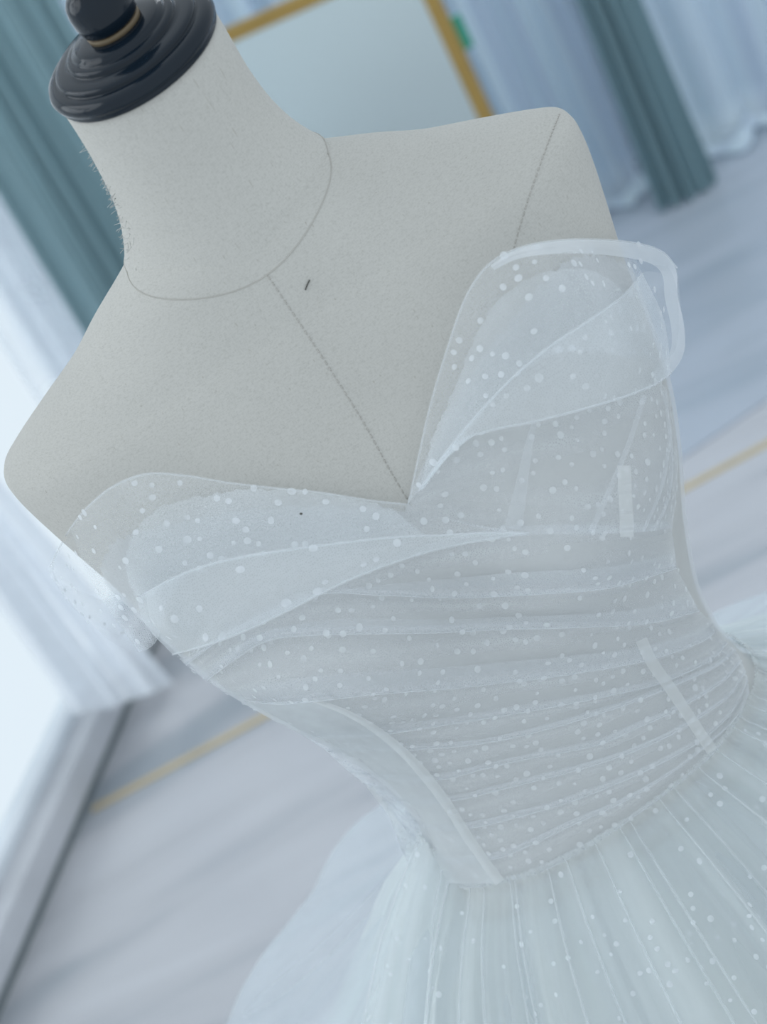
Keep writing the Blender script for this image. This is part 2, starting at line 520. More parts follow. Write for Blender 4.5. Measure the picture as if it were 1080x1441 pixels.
# ------------------------------------------------------------------ framed mirror
YM = 3.62
tr = atY(584, -80, YM)
tl = atY(318, 27, YM + 0.17)
mx = Vector((tl.x - tr.x, tl.y - tr.y, 0)).normalized()     # to the left along the frame
my = Vector((-mx.y, mx.x, 0))
if my.y > 0:
    my = -my                                                 # towards the room
HT, WM, TH = tr.z, 0.66, 0.030
mroot = empty('gold_framed_mirror', Matrix(((-mx.x, -my.x, 0, tr.x), (-mx.y, -my.y, 0, tr.y), (0, 0, 1, 0), (0, 0, 0, 1))))
tag(mroot, 'floor standing mirror with a slim gold frame behind the mannequin shoulder', 'mirror')
for nm, bx in (('frame_stile', (-TH, 0, -0.015, 0.015, 0, HT)), ('frame_stile', (-WM, -WM + TH, -0.015, 0.015, 0, HT)),
               ('frame_rail', (-WM + TH, -TH, -0.015, 0.015, HT - TH, HT)), ('frame_rail', (-WM + TH, -TH, -0.015, 0.015, 0, TH))):
    o = mesh_obj(nm, *box(*bx), M_GOLD, mroot, smooth=False)
    bevel(o, 0.003)
mesh_obj('mirror_glass', *box(-WM + TH, -TH, -0.004, 0.004, TH, HT - TH), M_MIRROR, mroot, smooth=False)
mesh_obj('foot', *box(-0.05, -0.01, 0.012, 0.28, 0, 0.02), M_GOLD, mroot, smooth=False)
mesh_obj('foot', *box(-WM + 0.01, -WM + 0.05, 0.012, 0.28, 0, 0.02), M_GOLD, mroot, smooth=False)
gc = atY(650, 45, YM + 0.02)
v, f = box(-0.011, 0.011, -0.008, 0.008, -0.036, 0.036)
o = mesh_obj('green_card', v, f, M_GREEN, None, smooth=False)
o.location = gc
bevel(o, 0.003)
tag(o, 'small green card hanging at the right edge of the gold mirror frame', 'card')

# ------------------------------------------------------------------ the body of the form
XB = 0.1270
MF = Matrix.Translation((XB, 1.0, 0)) @ Matrix.Rotation(R(-5.0), 4, 'Y') @ Matrix.Rotation(R(-4.0), 4, 'Z')
IF = MF.inverted()
#        z      half w  front   back   exponent  centre y
BODY = [(0.70, 0.150, 0.105, 0.100, 2.2), (0.78, 0.168, 0.118, 0.118, 2.2), (0.86, 0.160, 0.112, 0.112, 2.2), (0.93, 0.138, 0.098, 0.090, 2.2),
        (0.985, 0.121, 0.090, 0.078, 2.2), (1.01, 0.119, 0.089, 0.076, 2.2), (1.05, 0.1225, 0.093, 0.077, 2.2), (1.105, 0.139, 0.103, 0.081, 2.25),
        (1.15, 0.157, 0.112, 0.085, 2.3), (1.19, 0.170, 0.116, 0.088, 2.4), (1.23, 0.1775, 0.112, 0.088, 2.5), (1.27, 0.183, 0.103, 0.086, 2.6),
        (1.31, 0.1905, 0.092, 0.081, 2.8), (1.3380, 0.1955, 0.084, 0.075, 2.9), (1.3530, 0.1970, 0.079, 0.070, 2.9), (1.3605, 0.1960, 0.076, 0.067, 2.7), (1.3645, 0.1895, 0.074, 0.066, 2.6),
        (1.3710, 0.176, 0.072, 0.063, 2.5), (1.3800, 0.155, 0.070, 0.060, 2.4), (1.3920, 0.126, 0.067, 0.057, 2.3), (1.4060, 0.101, 0.063, 0.052, 2.2), (1.420, 0.073, 0.056, 0.047, 2.1), (1.432, 0.052, 0.047, 0.042, 2.0)]
BT = [[(r[0], r[k]) for r in BODY] for k in range(1, 5)]
def spow(c, e):
    return math.copysign(abs(c) ** e, c)
def body_pt(z, th, off=0.0):
    """th: 0 = +x, 90 deg = back, 270 deg = front"""
    a, bf, bb, n = (interp(T, z) for T in BT)
    c, s = math.cos(th), math.sin(th)
    x = (a + off) * spow(c, 2 / n)
    y = ((bb if s > 0 else bf) + off) * spow(s, 2 / n)
    if s < 0:                                                # two bust mounds
        g = math.exp(-((z - 1.185) / 0.052) ** 2)
        m_ = math.exp(-((abs(x) - 0.082) / 0.050) ** 2)
        y -= 0.024 * g * m_ * min(1, -s * 3)
        y += 0.012 * g * math.exp(-(x / 0.03) ** 2)
    return Vector((x, y, z))
NTH = 144
def zlist(z0, z1, n):
    return [z0 + (z1 - z0) * i / n for i in range(n + 1)]
zs = zlist(0.70, 1.34, 64) + zlist(1.343, 1.372, 40) + zlist(1.3735, 1.432, 36)
rows = [[body_pt(z, 2 * math.pi * k / NTH) for k in range(NTH)] for z in zs]
bv, bf_ = grid(rows, True)
bf_.append(tuple(range(NTH - 1, -1, -1)))
bf_.append(tuple(range(len(bv) - NTH, len(bv))))
form = empty('dress_form', MF)
tag(form, 'linen covered tailor dress form with a black turned neck cap, wearing the gown', 'mannequin')
mesh_obj('torso', bv, bf_, M_LINEN, form)
BW = [MF @ p for p in bv]
BVH = BVHTree.FromPolygons([tuple(p) for p in BW], bf_)
def P(px, py, off=0.004, bvh=None):
    """Point over the body seen at that spot of the picture, standing off the cloth below by off."""
    bvh = bvh or BVH
    d = ray(px, py)
    h, n, i, dist = bvh.ray_cast(CAMP, d)
    if h is not None:
        c = max(0.45, abs(n.dot(d)))
        return h - d * (off / c)
    best, bt = 9, 1.0
    t = 0.75
    while t < 1.5:
        q, nn, ii, dd = bvh.find_nearest(CAMP + d * t)
        if dd < best:
            best, bt = dd, t
        t += 0.008
    c0_ = bt
    for q_ in range(-16, 17):
        t = c0_ + q_ * 0.0006
        q, nn, ii, dd = bvh.find_nearest(CAMP + d * t)
        if dd < best:
            best, bt = dd, t
    return CAMP + d * bt

# neck: a flared tube from the sloping neckline to the tilted cap
CAPT = R(15)
CAPC = IF @ atY(193, 83, 0.986)
capM = Matrix.Translation(CAPC) @ Matrix.Rotation(CAPT, 4, 'X')
rows = []
NX = 0.002
NN = 96
for i in range(25):
    t = i / 24
    row = []
    for k in range(NN):
        th = 2 * math.pi * k / NN
        c, s = math.cos(th), math.sin(th)
        # base curve on the shoulders
        zb = 1.4235 + (0.0085 * s if s > 0 else 0.031 * s * abs(s) ** 0.3)
        base = Vector((0.0745 * c, (0.050 if s > 0 else 0.0665) * s, zb))
        top = capM @ Vector((0.0495 * c, 0.0495 * s, 0.0))
        fl_ = (1 - t) ** 3.6
        zz = base.z + (top.z - base.z) * t
        q = Vector((0, 0, zz))
        ctr = Vector((NX + (CAPC.x - NX) * t, -0.006 + (CAPC.y + 0.006) * t, 0))
        rx = 0.0495 + (0.0685 - 0.0495) * fl_
        ry = 0.0490 + ((0.050 if s > 0 else 0.0605) - 0.0490) * fl_
        low = Vector((ctr.x + rx * c, ctr.y + ry * s, zz))
        w = max(0, (t - 0.6) / 0.4) ** 1.5
        row.append(low.lerp(Vector((top.x, top.y, zz)), w))
    rows.append(row)
NECK0, NECK1 = rows[0], rows[1]
NECKR = rows[:]
skirt_row = [p + Vector((-p.x * 0.12, -p.y * 0.12, -0.02)) for p in rows[0]]
rows.insert(0, skirt_row)
nv, nf_ = grid(rows, True)
nf_.append(tuple(range(len(nv) - NN, len(nv))))
neck = mesh_obj('neck', nv, nf_, M_LINEN, form)
NBVH = BVHTree.FromPolygons([tuple(MF @ p) for p in nv] , nf_)
ABVH = BVHTree.FromPolygons([tuple(p) for p in BW] + [tuple(MF @ p) for p in nv], bf_ + [tuple(x + len(bv) for x in q) for q in nf_])

# neck cap: turned black wood
prof = [(0.0, 0.0), (0.0498, 0.0), (0.0504, 0.0012), (0.0497, 0.0024), (0.0515, 0.0042), (0.0520, 0.0066), (0.0508, 0.0092), (0.0480, 0.0108), (0.0452, 0.0112), (0.0438, 0.0112), (0.0434, 0.0120),
        (0.0438, 0.0131), (0.0426, 0.0142), (0.0408, 0.0147), (0.0372, 0.0152), (0.0342, 0.0154), (0.0334, 0.0160), (0.0338, 0.0172), (0.0326, 0.0186), (0.0300, 0.0189), (0.0290, 0.0190), (0.0287, 0.0198),
        (0.0282, 0.0206), (0.0264, 0.0210), (0.0260, 0.0216), (0.0255, 0.0220), (0.0160, 0.0222), (0.0, 0.0222)]
v, f = lathe(prof, 96)
cap = mesh_obj('neck_cap', v, f, M_BLACK, form)
cap.matrix_local = capM
prof = [(0.0, 0.0215), (0.0160, 0.0215), (0.0162, 0.0246), (0.0156, 0.0252), (0.0, 0.0252)]
mesh_obj('bare_wood_ring', *lathe(prof, 48), M_BARE, cap)
prof = [(0.0, 0.0250), (0.0150, 0.0252), (0.0166, 0.0269), (0.0180, 0.0324), (0.0178, 0.0394), (0.0164, 0.0444), (0.0135, 0.0479), (0.0112, 0.0489), (0.0108, 0.0499), (0.0122, 0.0519), (0.0124, 0.0544), (0.0112, 0.0564),
        (0.0095, 0.0574), (0.0115, 0.0624), (0.0145, 0.0704), (0.0140, 0.0794), (0.0100, 0.0874), (0.0, 0.0904)]
mesh_obj('finial', *lathe(prof, 64), M_BLACK, cap)

# seams: a run of small stitches each
def stitches(name, pts, r=0.00035, ln=0.0026, gap=0.0013, bvh=None, groove=True):
    w = [P(x, y, 0.0002, bvh or ABVH) for x, y in [tuple(q)[:2] for q in cr([(a, b, 0) for a, b in pts], 60)]]
    L = sum((b - a).length for a, b in zip(w, w[1:]))
    k = int(L / (ln + gap))
    w2 = cr(w, k * 3 + 1)
    V, F = [], []
    for i in range(k):
        v, f = tube([w2[i * 3], w2[i * 3 + 1], w2[i * 3 + 2]], r, 5)
        F += [tuple(x + len(V) for x in q) for q in f]
        V += v
    o = mesh_obj(name, V, F, M_SEAM, form, inv=IF)
    o['kind'] = 'stuff'
    return o
stitches('centre_front_seam', [(377, 388), (420, 452), (465, 520), (515, 600), (548, 660), (575, 705)])
stitches('armhole_seam', [(788, 160), (772, 200), (748, 268), (735, 310), (722, 356)])
def line_part(name, pts, r, mat, bvh=None, n=80, off=0.0):
    w = [P(q.x, q.y, off, bvh or ABVH) for q in cr([(a, b, 0) for a, b in pts], n)]
    return mesh_obj(name, *tube(w, r, 6), mat, form, inv=IF)
# neckline seam follows where the neck meets the shoulders
pts = []
for k in range(NN + 1):
    q = (NECK0[k % NN] * 0.6 + NECK1[k % NN] * 0.4)
    d = Vector((q.x - NX, q.y + 0.006, 0)).normalized()
    pts.append((q, d))
out_ = []
for q, d in pts:
    d = (d * 0.8 + Vector((0, 0, 0.6))).normalized()
    h, n, i, dd = ABVH.ray_cast(MF @ (q + d * 0.05), (MF.to_3x3() @ -d))
    out_.append((MF @ q, 0.0) if h is None else (h, 0.0))
pts = [a for a, b in out_]
for _ in range(3):
    pts = [(pts[k - 1 if k else NN - 1] + pts[k] * 2 + pts[k + 1 if k < NN else 1]) / 4 for k in range(NN + 1)]
res = []
for k, p in enumerate(pts):
    d = MF.to_3x3() @ Vector((math.cos(2 * math.pi * k / NN), math.sin(2 * math.pi * k / NN), 0.75)).normalized()
    h, n, i, dd = ABVH.ray_cast(p + d * 0.02, -d)
    res.append(p if h is None else h)
pts = res
mesh_obj('neckline_seam', *tube(pts, 0.0004, 6), M_SEAM, form, inv=IF)
# loose lint at the side of the neck and a dark thread end
V, F = [], []
rnd = random.Random(4)
for i in range(220):
    rw = NECKR[rnd.randint(3, 19)]
    k = (NN // 2 + rnd.randint(-9, 5)) % NN
    w0 = MF @ (rw[k].lerp(rw[k + 1], rnd.random()) * 0.999)
    d = (-RT0 * rnd.uniform(0.5, 1) + Vector((0, rnd.uniform(-.6, .2), rnd.uniform(-.9, .3)))).normalized()
    l = rnd.uniform(0.0016, 0.0042)
    e = Vector((rnd.uniform(-1, 1), rnd.uniform(-1, 1), rnd.uniform(-1, 1))) * 0.0012
    v, f = tube([w0, w0 + d * l * 0.5 + e * 0.5, w0 + d * l + e * 1.5], 0.00014, 3)
    F += [tuple(z + len(V) for z in q) for q in f]
    V += v
o = mesh_obj('lint', V, F, M_LINT, form, inv=IF)
o['kind'] = 'stuff'
line_part('dark_thread_end', [(436, 394), (433, 400), (430, 408)], 0.0004, M_DARK, n=6, off=0.0006)
# stand under the skirt
mesh_obj('pole', *lathe([(0.0, 0.05), (0.018, 0.05), (0.018, 0.72), (0.0, 0.72)], 24), M_IRON, form)
o = mesh_obj('stand_base', *lathe([(0.0, 0.002), (0.17, 0.002), (0.17, 0.012), (0.05, 0.03), (0.03, 0.07), (0.0, 0.07)], 48), M_IRON, form)
o.matrix_local = MF.to_3x3().inverted().to_4x4()

# ------------------------------------------------------------------ the gown
gown = empty('wedding_gown', MF)
tag(gown, 'white off-shoulder wedding gown of dotted tulle with pleated bodice and full skirt', 'dress')
def gpart(name, rows, mat, parent=None, closed=False):
    v, f = grid(rows, closed)
    return mesh_obj(name, v, f, mat, parent or gown, inv=IF, uvdim=(len(rows), len(rows[0]), closed))
def resamp(pts, n):
    return [(q.x, q.y) for q in cr([(a, b, 0) for a, b in pts], n)]
def dots_on(name, rows, dens, parent, r=0.0019, lift=0.0007, mask=None, seed=1, mat=None, seg=9):
    """Flocked dots laid over a grid surface, about dens per square metre."""
    rnd = random.Random(seed)
    cells, area = [], []
    for i in range(len(rows) - 1):
        for j in range(len(rows[0]) - 1):
            a, b, c, d = rows[i][j], rows[i][j + 1], rows[i + 1][j + 1], rows[i + 1][j]
            A = ((b - a).cross(d - a)).length
            if A > 0:
                cells.append((a, b, c, d)); area.append(A)
    tot = sum(area)
    V, F, pl = [], [], []
    for a, b, c, d in rnd.choices(cells, area, k=int(tot * dens * 1.6)):
        u, w = rnd.random(), rnd.random()
        p = (a * (1 - u) + b * u) * (1 - w) + (d * (1 - u) + c * u) * w
        if any((p - q).length < 0.0058 for q in pl):
            continue
        if len(pl) >= tot * dens:
            break
        pl.append(p)
        n = (b - a).cross(d - a).normalized()
        if n.dot(CAMP - p) < 0:
            n = -n
        t = (b - a).normalized()
        s = n.cross(t)
        rr = r * rnd.uniform(0.72, 1.15)
        e1, e2 = rnd.uniform(0.85, 1.1), rnd.uniform(0.8, 1.1)
        k0 = len(V)
        V.append(p + n * (lift + 0.0004))
        for k in range(seg):
            al = 2 * math.pi * k / seg
            V.append(p + n * lift + t * (rr * e1 * math.cos(al)) + s * (rr * e2 * math.sin(al)))
        for k in range(seg):
            F.append((k0, k0 + 1 + k, k0 + 1 + (k + 1) % seg))
    if not V:
        return None
    o = mesh_obj(name, V, F, mat or M_DOT, parent, inv=IF)
    o['kind'] = 'stuff'
    return o

# lining: follows the body all round, sweetheart top edge slightly frayed
TOPX = [(0.0, 1.250), (0.03, 1.272), (0.065, 1.294), (0.10, 1.306), (0.135, 1.312), (0.16, 1.300), (0.178, 1.275), (0.19, 1.262)]
NL = 240
cols = []
rnd = random.Random(12)
for k in range(NL):
    th = 2 * math.pi * k / NL
    px_ = abs(body_pt(1.27, th).x)
    zt = interp(TOPX, px_) if math.sin(th) < 0 else 1.262
    zt += 0.0012 * math.sin(k * 2.3) + rnd.uniform(-0.0012, 0.0012)
    cols.append([body_pt(zt + (0.955 - zt) * i / 40, th, 0.0025) for i in range(41)])
rowsL = [[MF @ cols[k][i] for k in range(NL)] for i in range(41)]
gpart('lining', rowsL, M_LINING, closed=True)
LB, LBf = grid(rowsL, True)

# pleats of the crossed bodice: each one a strip between two fold lines
LEFT = [(245, 921), (290, 955), (333, 985), (400, 1020), (450, 1050), (490, 1085), (525, 1110), (545, 1132)]
LINES = [
    [(250, 925), (330, 893), (400, 862), (470, 825), (540, 796), (620, 771), (700, 755), (760, 751), (830, 750), (900, 747), (946, 742)],
    [(262, 936), (340, 880), (440, 838), (536, 838), (640, 842), (769, 836), (862, 827), (953, 800)],
    [(290, 958), (370, 905), (447, 894), (573, 892), (640, 890), (707, 886), (800, 884), (911, 878), (985, 860)],
    [(333, 984), (388, 991), (436, 988), (536, 977), (640, 969), (700, 962), (791, 951), (907, 931), (985, 905), (1012, 885)],
    [(430, 1037), (500, 1037), (554, 1032), (645, 1018), (729, 1004), (836, 984), (929, 962), (1000, 930), (1024, 905)],
    [(462, 1058), (520, 1056), (589, 1055), (684, 1046), (773, 1026), (849, 1003), (920, 978), (1005, 940), (1036, 915)],
    [(492, 1086), (560, 1098), (620, 1098), (680, 1083), (735, 1070), (841, 1049), (897, 1025), (946, 1003), (1015, 962), (1044, 930)],
    [(515, 1104), (580, 1130), (645, 1126), (684, 1117), (772, 1095), (830, 1079), (900, 1055), (960, 1026), (1025, 982), (1050, 945)],
    [(530, 1116), (600, 1165), (665, 1165), (746, 1146), (805, 1128), (855, 1109), (920, 1080), (985, 1044), (1030, 1003), (1053, 958)],
    [(538, 1126), (610, 1207), (690, 1210), (746, 1190), (809, 1160), (880, 1128), (950, 1085), (1000, 1045), (1038, 1008), (1054, 968)],
    [(545, 1140), (575, 1215), (608, 1243), (660, 1249), (712, 1242), (760, 1228), (830, 1192), (900, 1145), (960, 1100), (1005, 1060), (1040, 1012), (1055, 972)]]
NC = 72
offs = [0.0085, 0.0105, 0.011, 0.0125, 0.009, 0.009, 0.009, 0.009, 0.0085, 0.0080, 0.006]
RS = [resamp(l, NC) for l in LINES]
for i in range(len(LINES) - 1):
    A, B = RS[i], RS[i + 1]
    rows = []
    m_ = 7 if i < 3 else 5
    for r_ in range(-1, m_ + 1):
        t = r_ / m_
        row = []
        for j in range(NC):
            x = A[j][0] + (B[j][0] - A[j][0]) * t
            y = A[j][1] + (B[j][1] - A[j][1]) * t
            if t < 0:
                of = 0.0042
            else:
                lo = 0.0048
                of = lo + (offs[i + 1] - lo) * (t ** 1.3) + (0.0022 if i < 3 else 0.0008) * math.sin(math.pi * max(t, 0))
                of += 0.0006 * math.sin(j * 0.45 + i * 2.1) * max(t, 0)
            row.append(P(x, y, of))
        rows.append(row)
    # turned-in lower edge
    for k_, tt in enumerate((0.94, 0.80, 0.62)):
        if i > 2 and k_ == 2:
            continue
        rows.append([P(A[j][0] + (B[j][0] - A[j][0]) * tt, A[j][1] + (B[j][1] - A[j][1]) * tt, 0.0046) for j in range(NC)])
    nb = -4 if i < 3 else -3
    pl = gpart('bodice_pleat', rows, M_PLEAT)
    dots_on('dots', rows[1:nb + 1], 8500 if i > 2 else 6500, pl, r=0.0019, seed=40 + i)
    # crease highlight along the fold
    e = mesh_obj('fold_edge', *tube([p + (CAMP - p).normalized() * 0.0002 for p in rows[nb]], 0.00030, 5), M_EDGE, pl, inv=IF)

# right bust cup: soft vertical tucks
CT = resamp([(578, 706), (606, 662), (640, 626), (690, 604), (750, 592), (820, 574), (880, 556), (925, 540), (941, 548)], 60)
CB = resamp([(580, 712), (640, 733), (700, 748), (745, 752), (790, 752), (830, 752), (880, 750), (920, 747), (947, 743)], 60)
rows = []
for i in range(15):
    t = i / 14
    row = []
    for j in range(60):
        u = j / 59
        x = CT[j][0] + (CB[j][0] - CT[j][0]) * t + 10 * math.sin(math.pi * t) * (u ** 6)
        y = CT[j][1] + (CB[j][1] - CT[j][1]) * t
        of = 0.0062 + 0.0016 * math.sin(u * 15 + 0.8 * t) + 0.0016 * math.exp(-((u - 0.42) / 0.02) ** 2) + 0.0016 * math.exp(-((u - 0.80) / 0.02) ** 2)
        row.append(P(x, y, of))
    rows.append(row)
cup = gpart('bust_panel', rows, M_PLEAT)
dots_on('dots', rows, 9500, cup, seed=77)
def ribbon(name, pts, width, off, mat, parent=None, n=40, taper=None):
    """Flat tape over the body along a traced line, width in metres."""
    c = [P(x, y, off) for x, y in resamp(pts, n)]
    rows = [[], [], []]
    for i, p in enumerate(c):
        t = (c[min(i + 1, n - 1)] - c[max(i - 1, 0)]).normalized()
        nr = (CAMP - p).normalized()
        s = t.cross(nr).normalized()
        w = width * (taper(i / (n - 1)) if taper else 1)
        rows[0].append(p - s * w / 2); rows[1].append(p + nr * 0.0006); rows[2].append(p + s * w / 2)
    return gpart(name, rows, mat, parent)
ribbon('tuck', [(752, 596), (742, 640), (733, 690), (722, 744)], 0.0075, 0.0095, M_TUCK, cup, taper=lambda t: 0.4 + 0.9 * t)
ribbon('tuck', [(908, 556), (884, 628), (856, 695), (832, 748)], 0.0030, 0.0095, M_TUCK, cup)
ribbon('tuck', [(936, 550), (942, 620), (930, 690), (905, 748)], 0.0022, 0.0085, M_TUCK, cup)
ribbon('tuck', [(943, 600), (946, 660), (938, 710), (920, 746)], 0.0020, 0.0080, M_TUCK, cup)
# side panel between the side seam and the first boning channel, paler to stand for light from the left
SA = resamp([(345, 990), (400, 1020), (450, 1050), (490, 1085), (525, 1112), (546, 1140), (560, 1180), (585, 1225), (605, 1243)], 50)
SB = resamp([(440, 986), (490, 1004), (540, 1035), (585, 1076), (625, 1126), (660, 1180), (685, 1216), (696, 1235), (704, 1243)], 50)
rows = [[P(SA[j][0] + (SB[j][0] - SA[j][0]) * i / 8, SA[j][1] + (SB[j][1] - SA[j][1]) * i / 8, 0.0105 + 0.0012 * math.sin(math.pi * i / 8) + 0.0005 * math.sin(j * 1.3 + i)) for j in range(50)] for i in range(9)]
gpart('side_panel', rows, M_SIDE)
# boning channels
ribbon('boning_strip', [(440, 985), (490, 1004), (540, 1035), (585, 1076), (625, 1126), (660, 1180), (685, 1216), (704, 1242)], 0.0066, 0.0125, M_BONE, taper=lambda t: 0.35 + 0.65 * min(1, t * 2))
ribbon('boning_strip', [(520, 1105), (550, 1145), (575, 1190), (593, 1222), (607, 1242)], 0.0040, 0.0115, M_BONE)
ribbon('boning_strip', [(879, 655), (880, 690), (882, 725), (883, 756)], 0.0075, 0.0165, M_BONE)
ribbon('boning_strip', [(903, 900), (918, 932), (945, 970), (975, 1015), (1003, 1057)], 0.0072, 0.0135, M_BONE)

# ---------------------------------------------------------- off-shoulder bands
def loft(curves, n, m, bulge=None):
    """curves: lists of world points, lofted smoothly across."""
    C = [cr(c, n) for c in curves]
    rows = [[None] * n for _ in range(m)]
    for j in range(n):
        col = cr([c[j] for c in C], m)
        for i in range(m):
            rows[i][j] = col[i]
    return rows
def mixpts(spec):
    """(x, y, off) on the body or (x, y, None, Y) at that distance."""
    return [atY(s[0], s[1], s[3]) if len(s) == 4 else P(*s) for s in spec]
def edge(name, pts, r, mat, parent):
    return mesh_obj(name, *tube(pts, r, 6), mat, parent, inv=IF)

# left of the picture
o_ = 0.012
topL = mixpts([(574, 710, .007), (520, 704, .009), (450, 693, .010), (380, 686, .011), (320, 679, .012), (260, 669, .014), (205, 667, .018), (160, 684, None, 0.908), (128, 709, None, 0.918), (103, 738, None, 0.942), (85, 768, None, 0.985), (71, 797, None, 1.03)])
midL = mixpts([(640, 732, .009), (560, 738, .012), (480, 735, .014), (400, 742, .016), (330, 752, .018), (270, 762, .020), (215, 775, .024), (182, 795, None, 0.905), (155, 815, None, 0.925), (125, 826, None, 0.95), (100, 828, None, 0.99), (80, 822, None, 1.035)])
botL = mixpts([(745, 751, .010), (660, 752, .013), (560, 757, .015), (440, 771, .017), (340, 786, .018), (270, 806, .020), (235, 850, .022), (222, 900, None, 0.915), (195, 917, None, 0.930), (160, 905, None, 0.955), (125, 875, None, 0.99), (92, 838, None, 1.04)])
rows = loft([topL, midL, botL], 80, 22)
band1 = gpart('shoulder_band', [r_[:56] for r_ in rows], M_BAND)
tag(band1, 'sheer off-shoulder band draped on the left of the picture')
dots_on('dots', [r_[:60] for r_ in rows], 4600, band1, r=0.0021, seed=101, mat=M_DOTB)
gpart('arm_loop', [r_[55:] for r_ in rows], M_LOOP, band1)
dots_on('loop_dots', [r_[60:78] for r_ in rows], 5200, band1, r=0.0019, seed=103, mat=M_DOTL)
edge('top_edge', rows[0], 0.0006, M_EDGE, band1)
# back half of the loop
topB = mixpts([(71, 797, None, 1.03), (74, 812, None, 1.075), (107, 830, None, 1.10), (154, 847, None, 1.115), (200, 860, None, 1.11)])
botB = mixpts([(92, 838, None, 1.04), (100, 852, None, 1.08), (125, 872, None, 1.10), (165, 893, None, 1.115), (215, 905, None, 1.11)])
rows = loft([topB, botB], 30, 8)
ob = gpart('loop_back', rows, M_LOOP, band1)
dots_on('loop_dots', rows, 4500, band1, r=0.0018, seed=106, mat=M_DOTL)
# inner second layer with frayed edge
inT = [(190, 838), (176, 800), (186, 755), (208, 725), (245, 708), (300, 696), (345, 688), (430, 692), (500, 702), (552, 716)]
inB = [(200, 842), (215, 838), (240, 822), (262, 808), (300, 796), (345, 786), (430, 772), (510, 760), (560, 757), (600, 754)]
A, B = resamp(inT, 70), resamp(inB, 70)
rows = []
rnd = random.Random(5)
for i in range(10):
    t = i / 9
    rows.append([P(A[j][0] + (B[j][0] - A[j][0]) * t + (rnd.uniform(-1.5, 1.5) if i == 0 else 0), A[j][1] + (B[j][1] - A[j][1]) * t + (rnd.uniform(-2.5, 2.5) if i == 0 else 0), 0.0055 + 0.004 * math.sin(math.pi * t)) for j in range(70)])
gpart('inner_layer', rows, M_INNER, band1)
# turned lip
lipT = mixpts([(745, 750, .014), (680, 750, .018), (620, 753, .020), (540, 757, .021), (430, 770, .023), (330, 785, .025), (260, 806, .027), (215, 829, .029), (192, 842, None, 0.937)])
lipM = mixpts([(745, 751, .014), (690, 754, .019), (625, 761, .022), (545, 776, .025), (450, 800, .028), (355, 832, .030), (280, 860, .031), (235, 878, .031), (205, 880, None, 0.940)])
lipB = mixpts([(745, 751, .014), (700, 757, .016), (620, 772, .018), (540, 797, .020), (470, 826, .021), (400, 862, .022), (340, 890, .024), (290, 908, .026), (243, 921, .028)])
rows = loft([lipT, lipM, lipB], 60, 14)
lip = gpart('turned_lip', rows, M_LIP, band1)
d_ = dots_on('dots', rows, 2600, band1, r=0.0026, seed=104, mat=M_DOTB)
edge('lip_top_fold', rows[0], 0.0006, M_EDGE, band1)
edge('lip_bottom_fold', rows[-1], 0.0007, M_EDGE, band1)

# right of the picture
topR = mixpts([(575, 709, .007), (590, 640, .009), (606, 570, .011), (630, 490, .014), (655, 420, .017), (685, 375, .020), (725, 351, .024), (780, 339, .030), (840, 337, None, 0.925), (895, 342, None, 0.945), (932, 354, None, 0.97), (953, 377, None, 1.0)])
midR = mixpts([(582, 700, .009), (612, 640, .013), (645, 570, .017), (685, 500, .022), (720, 450, .026), (755, 425, .029), (790, 410, .032), (825, 402, .034), (860, 404, None, 0.910), (905, 412, None, 0.930), (938, 420, None, 0.96), (958, 430, None, 1.0)])
botR = mixpts([(590, 692, .010), (628, 640, .014), (670, 586, .018), (720, 535, .022), (765, 505, .026), (800, 495, .029), (830, 495, .031), (860, 498, .032), (890, 505, None, 0.915), (920, 515, None, 0.935), (945, 510, None, 0.965), (965, 486, None, 1.0)])
rows = loft([topR, midR, botR], 80, 22)
band2 = gpart('shoulder_band', [r_[:60] for r_ in rows], M_BAND)
gpart('arm_loop', [r_[59:] for r_ in rows], M_LOOP, band2)
tag(band2, 'sheer off-shoulder band standing up on the right of the picture')
dots_on('dots', [r_[:66] for r_ in rows], 5000, band2, r=0.0021, seed=111, mat=M_DOTB)
edge('top_edge', rows[0], 0.0006, M_EDGE, band2)
topB = mixpts([(953, 377, None, 1.0), (945, 385, None, 1.04), (915, 382, None, 1.07), (880, 385, None, 1.09)])
botB = mixpts([(965, 486, None, 1.0), (955, 505, None, 1.04), (930, 515, None, 1.07), (900, 515, None, 1.09)])
rows = loft([topB, botB], 24, 8)
gpart('loop_back', rows, M_LOOP, band2)
inT = [(590, 690), (612, 610), (640, 545), (668, 480), (695, 432), (728, 402), (765, 384), (815, 378), (850, 388), (872, 404)]
inB = [(596, 690), (630, 642), (672, 590), (720, 535), (768, 494), (805, 468), (835, 450), (858, 432), (870, 420), (878, 412)]
A, B = resamp(inT, 70), resamp(inB, 70)
rows = []
for i in range(10):
    t = i / 9
    rows.append([P(A[j][0] + (B[j][0] - A[j][0]) * t + (rnd.uniform(-2.5, 2.5) if i == 0 else 0), A[j][1] + (B[j][1] - A[j][1]) * t + (rnd.uniform(-1.5, 1.5) if i == 0 else 0), 0.0055 + 0.004 * math.sin(math.pi * t)) for j in range(70)])
gpart('inner_layer', rows, M_INNER, band2)
lipT = mixpts([(590, 690, .014), (625, 640, .018), (670, 585, .022), (720, 533, .027), (770, 490, .031), (830, 450, .036), (875, 418, None, 0.905), (905, 385, None, 0.935)])
lipM = mixpts([(592, 690, .014), (635, 640, .019), (690, 595, .024), (745, 558, .029), (800, 530, .034), (855, 500, .038), (905, 470, None, 0.905), (935, 450, None, 0.94)])
lipB = mixpts([(594, 688, .014), (640, 626, .017), (690, 606, .020), (750, 594, .023), (820, 576, .027), (880, 558, None, 0.885), (922, 541, None, 0.908), (945, 525, None, 0.94)])
rows = loft([lipT, lipM, lipB], 60, 14)
gpart('turned_lip', rows, M_LIP, band2)
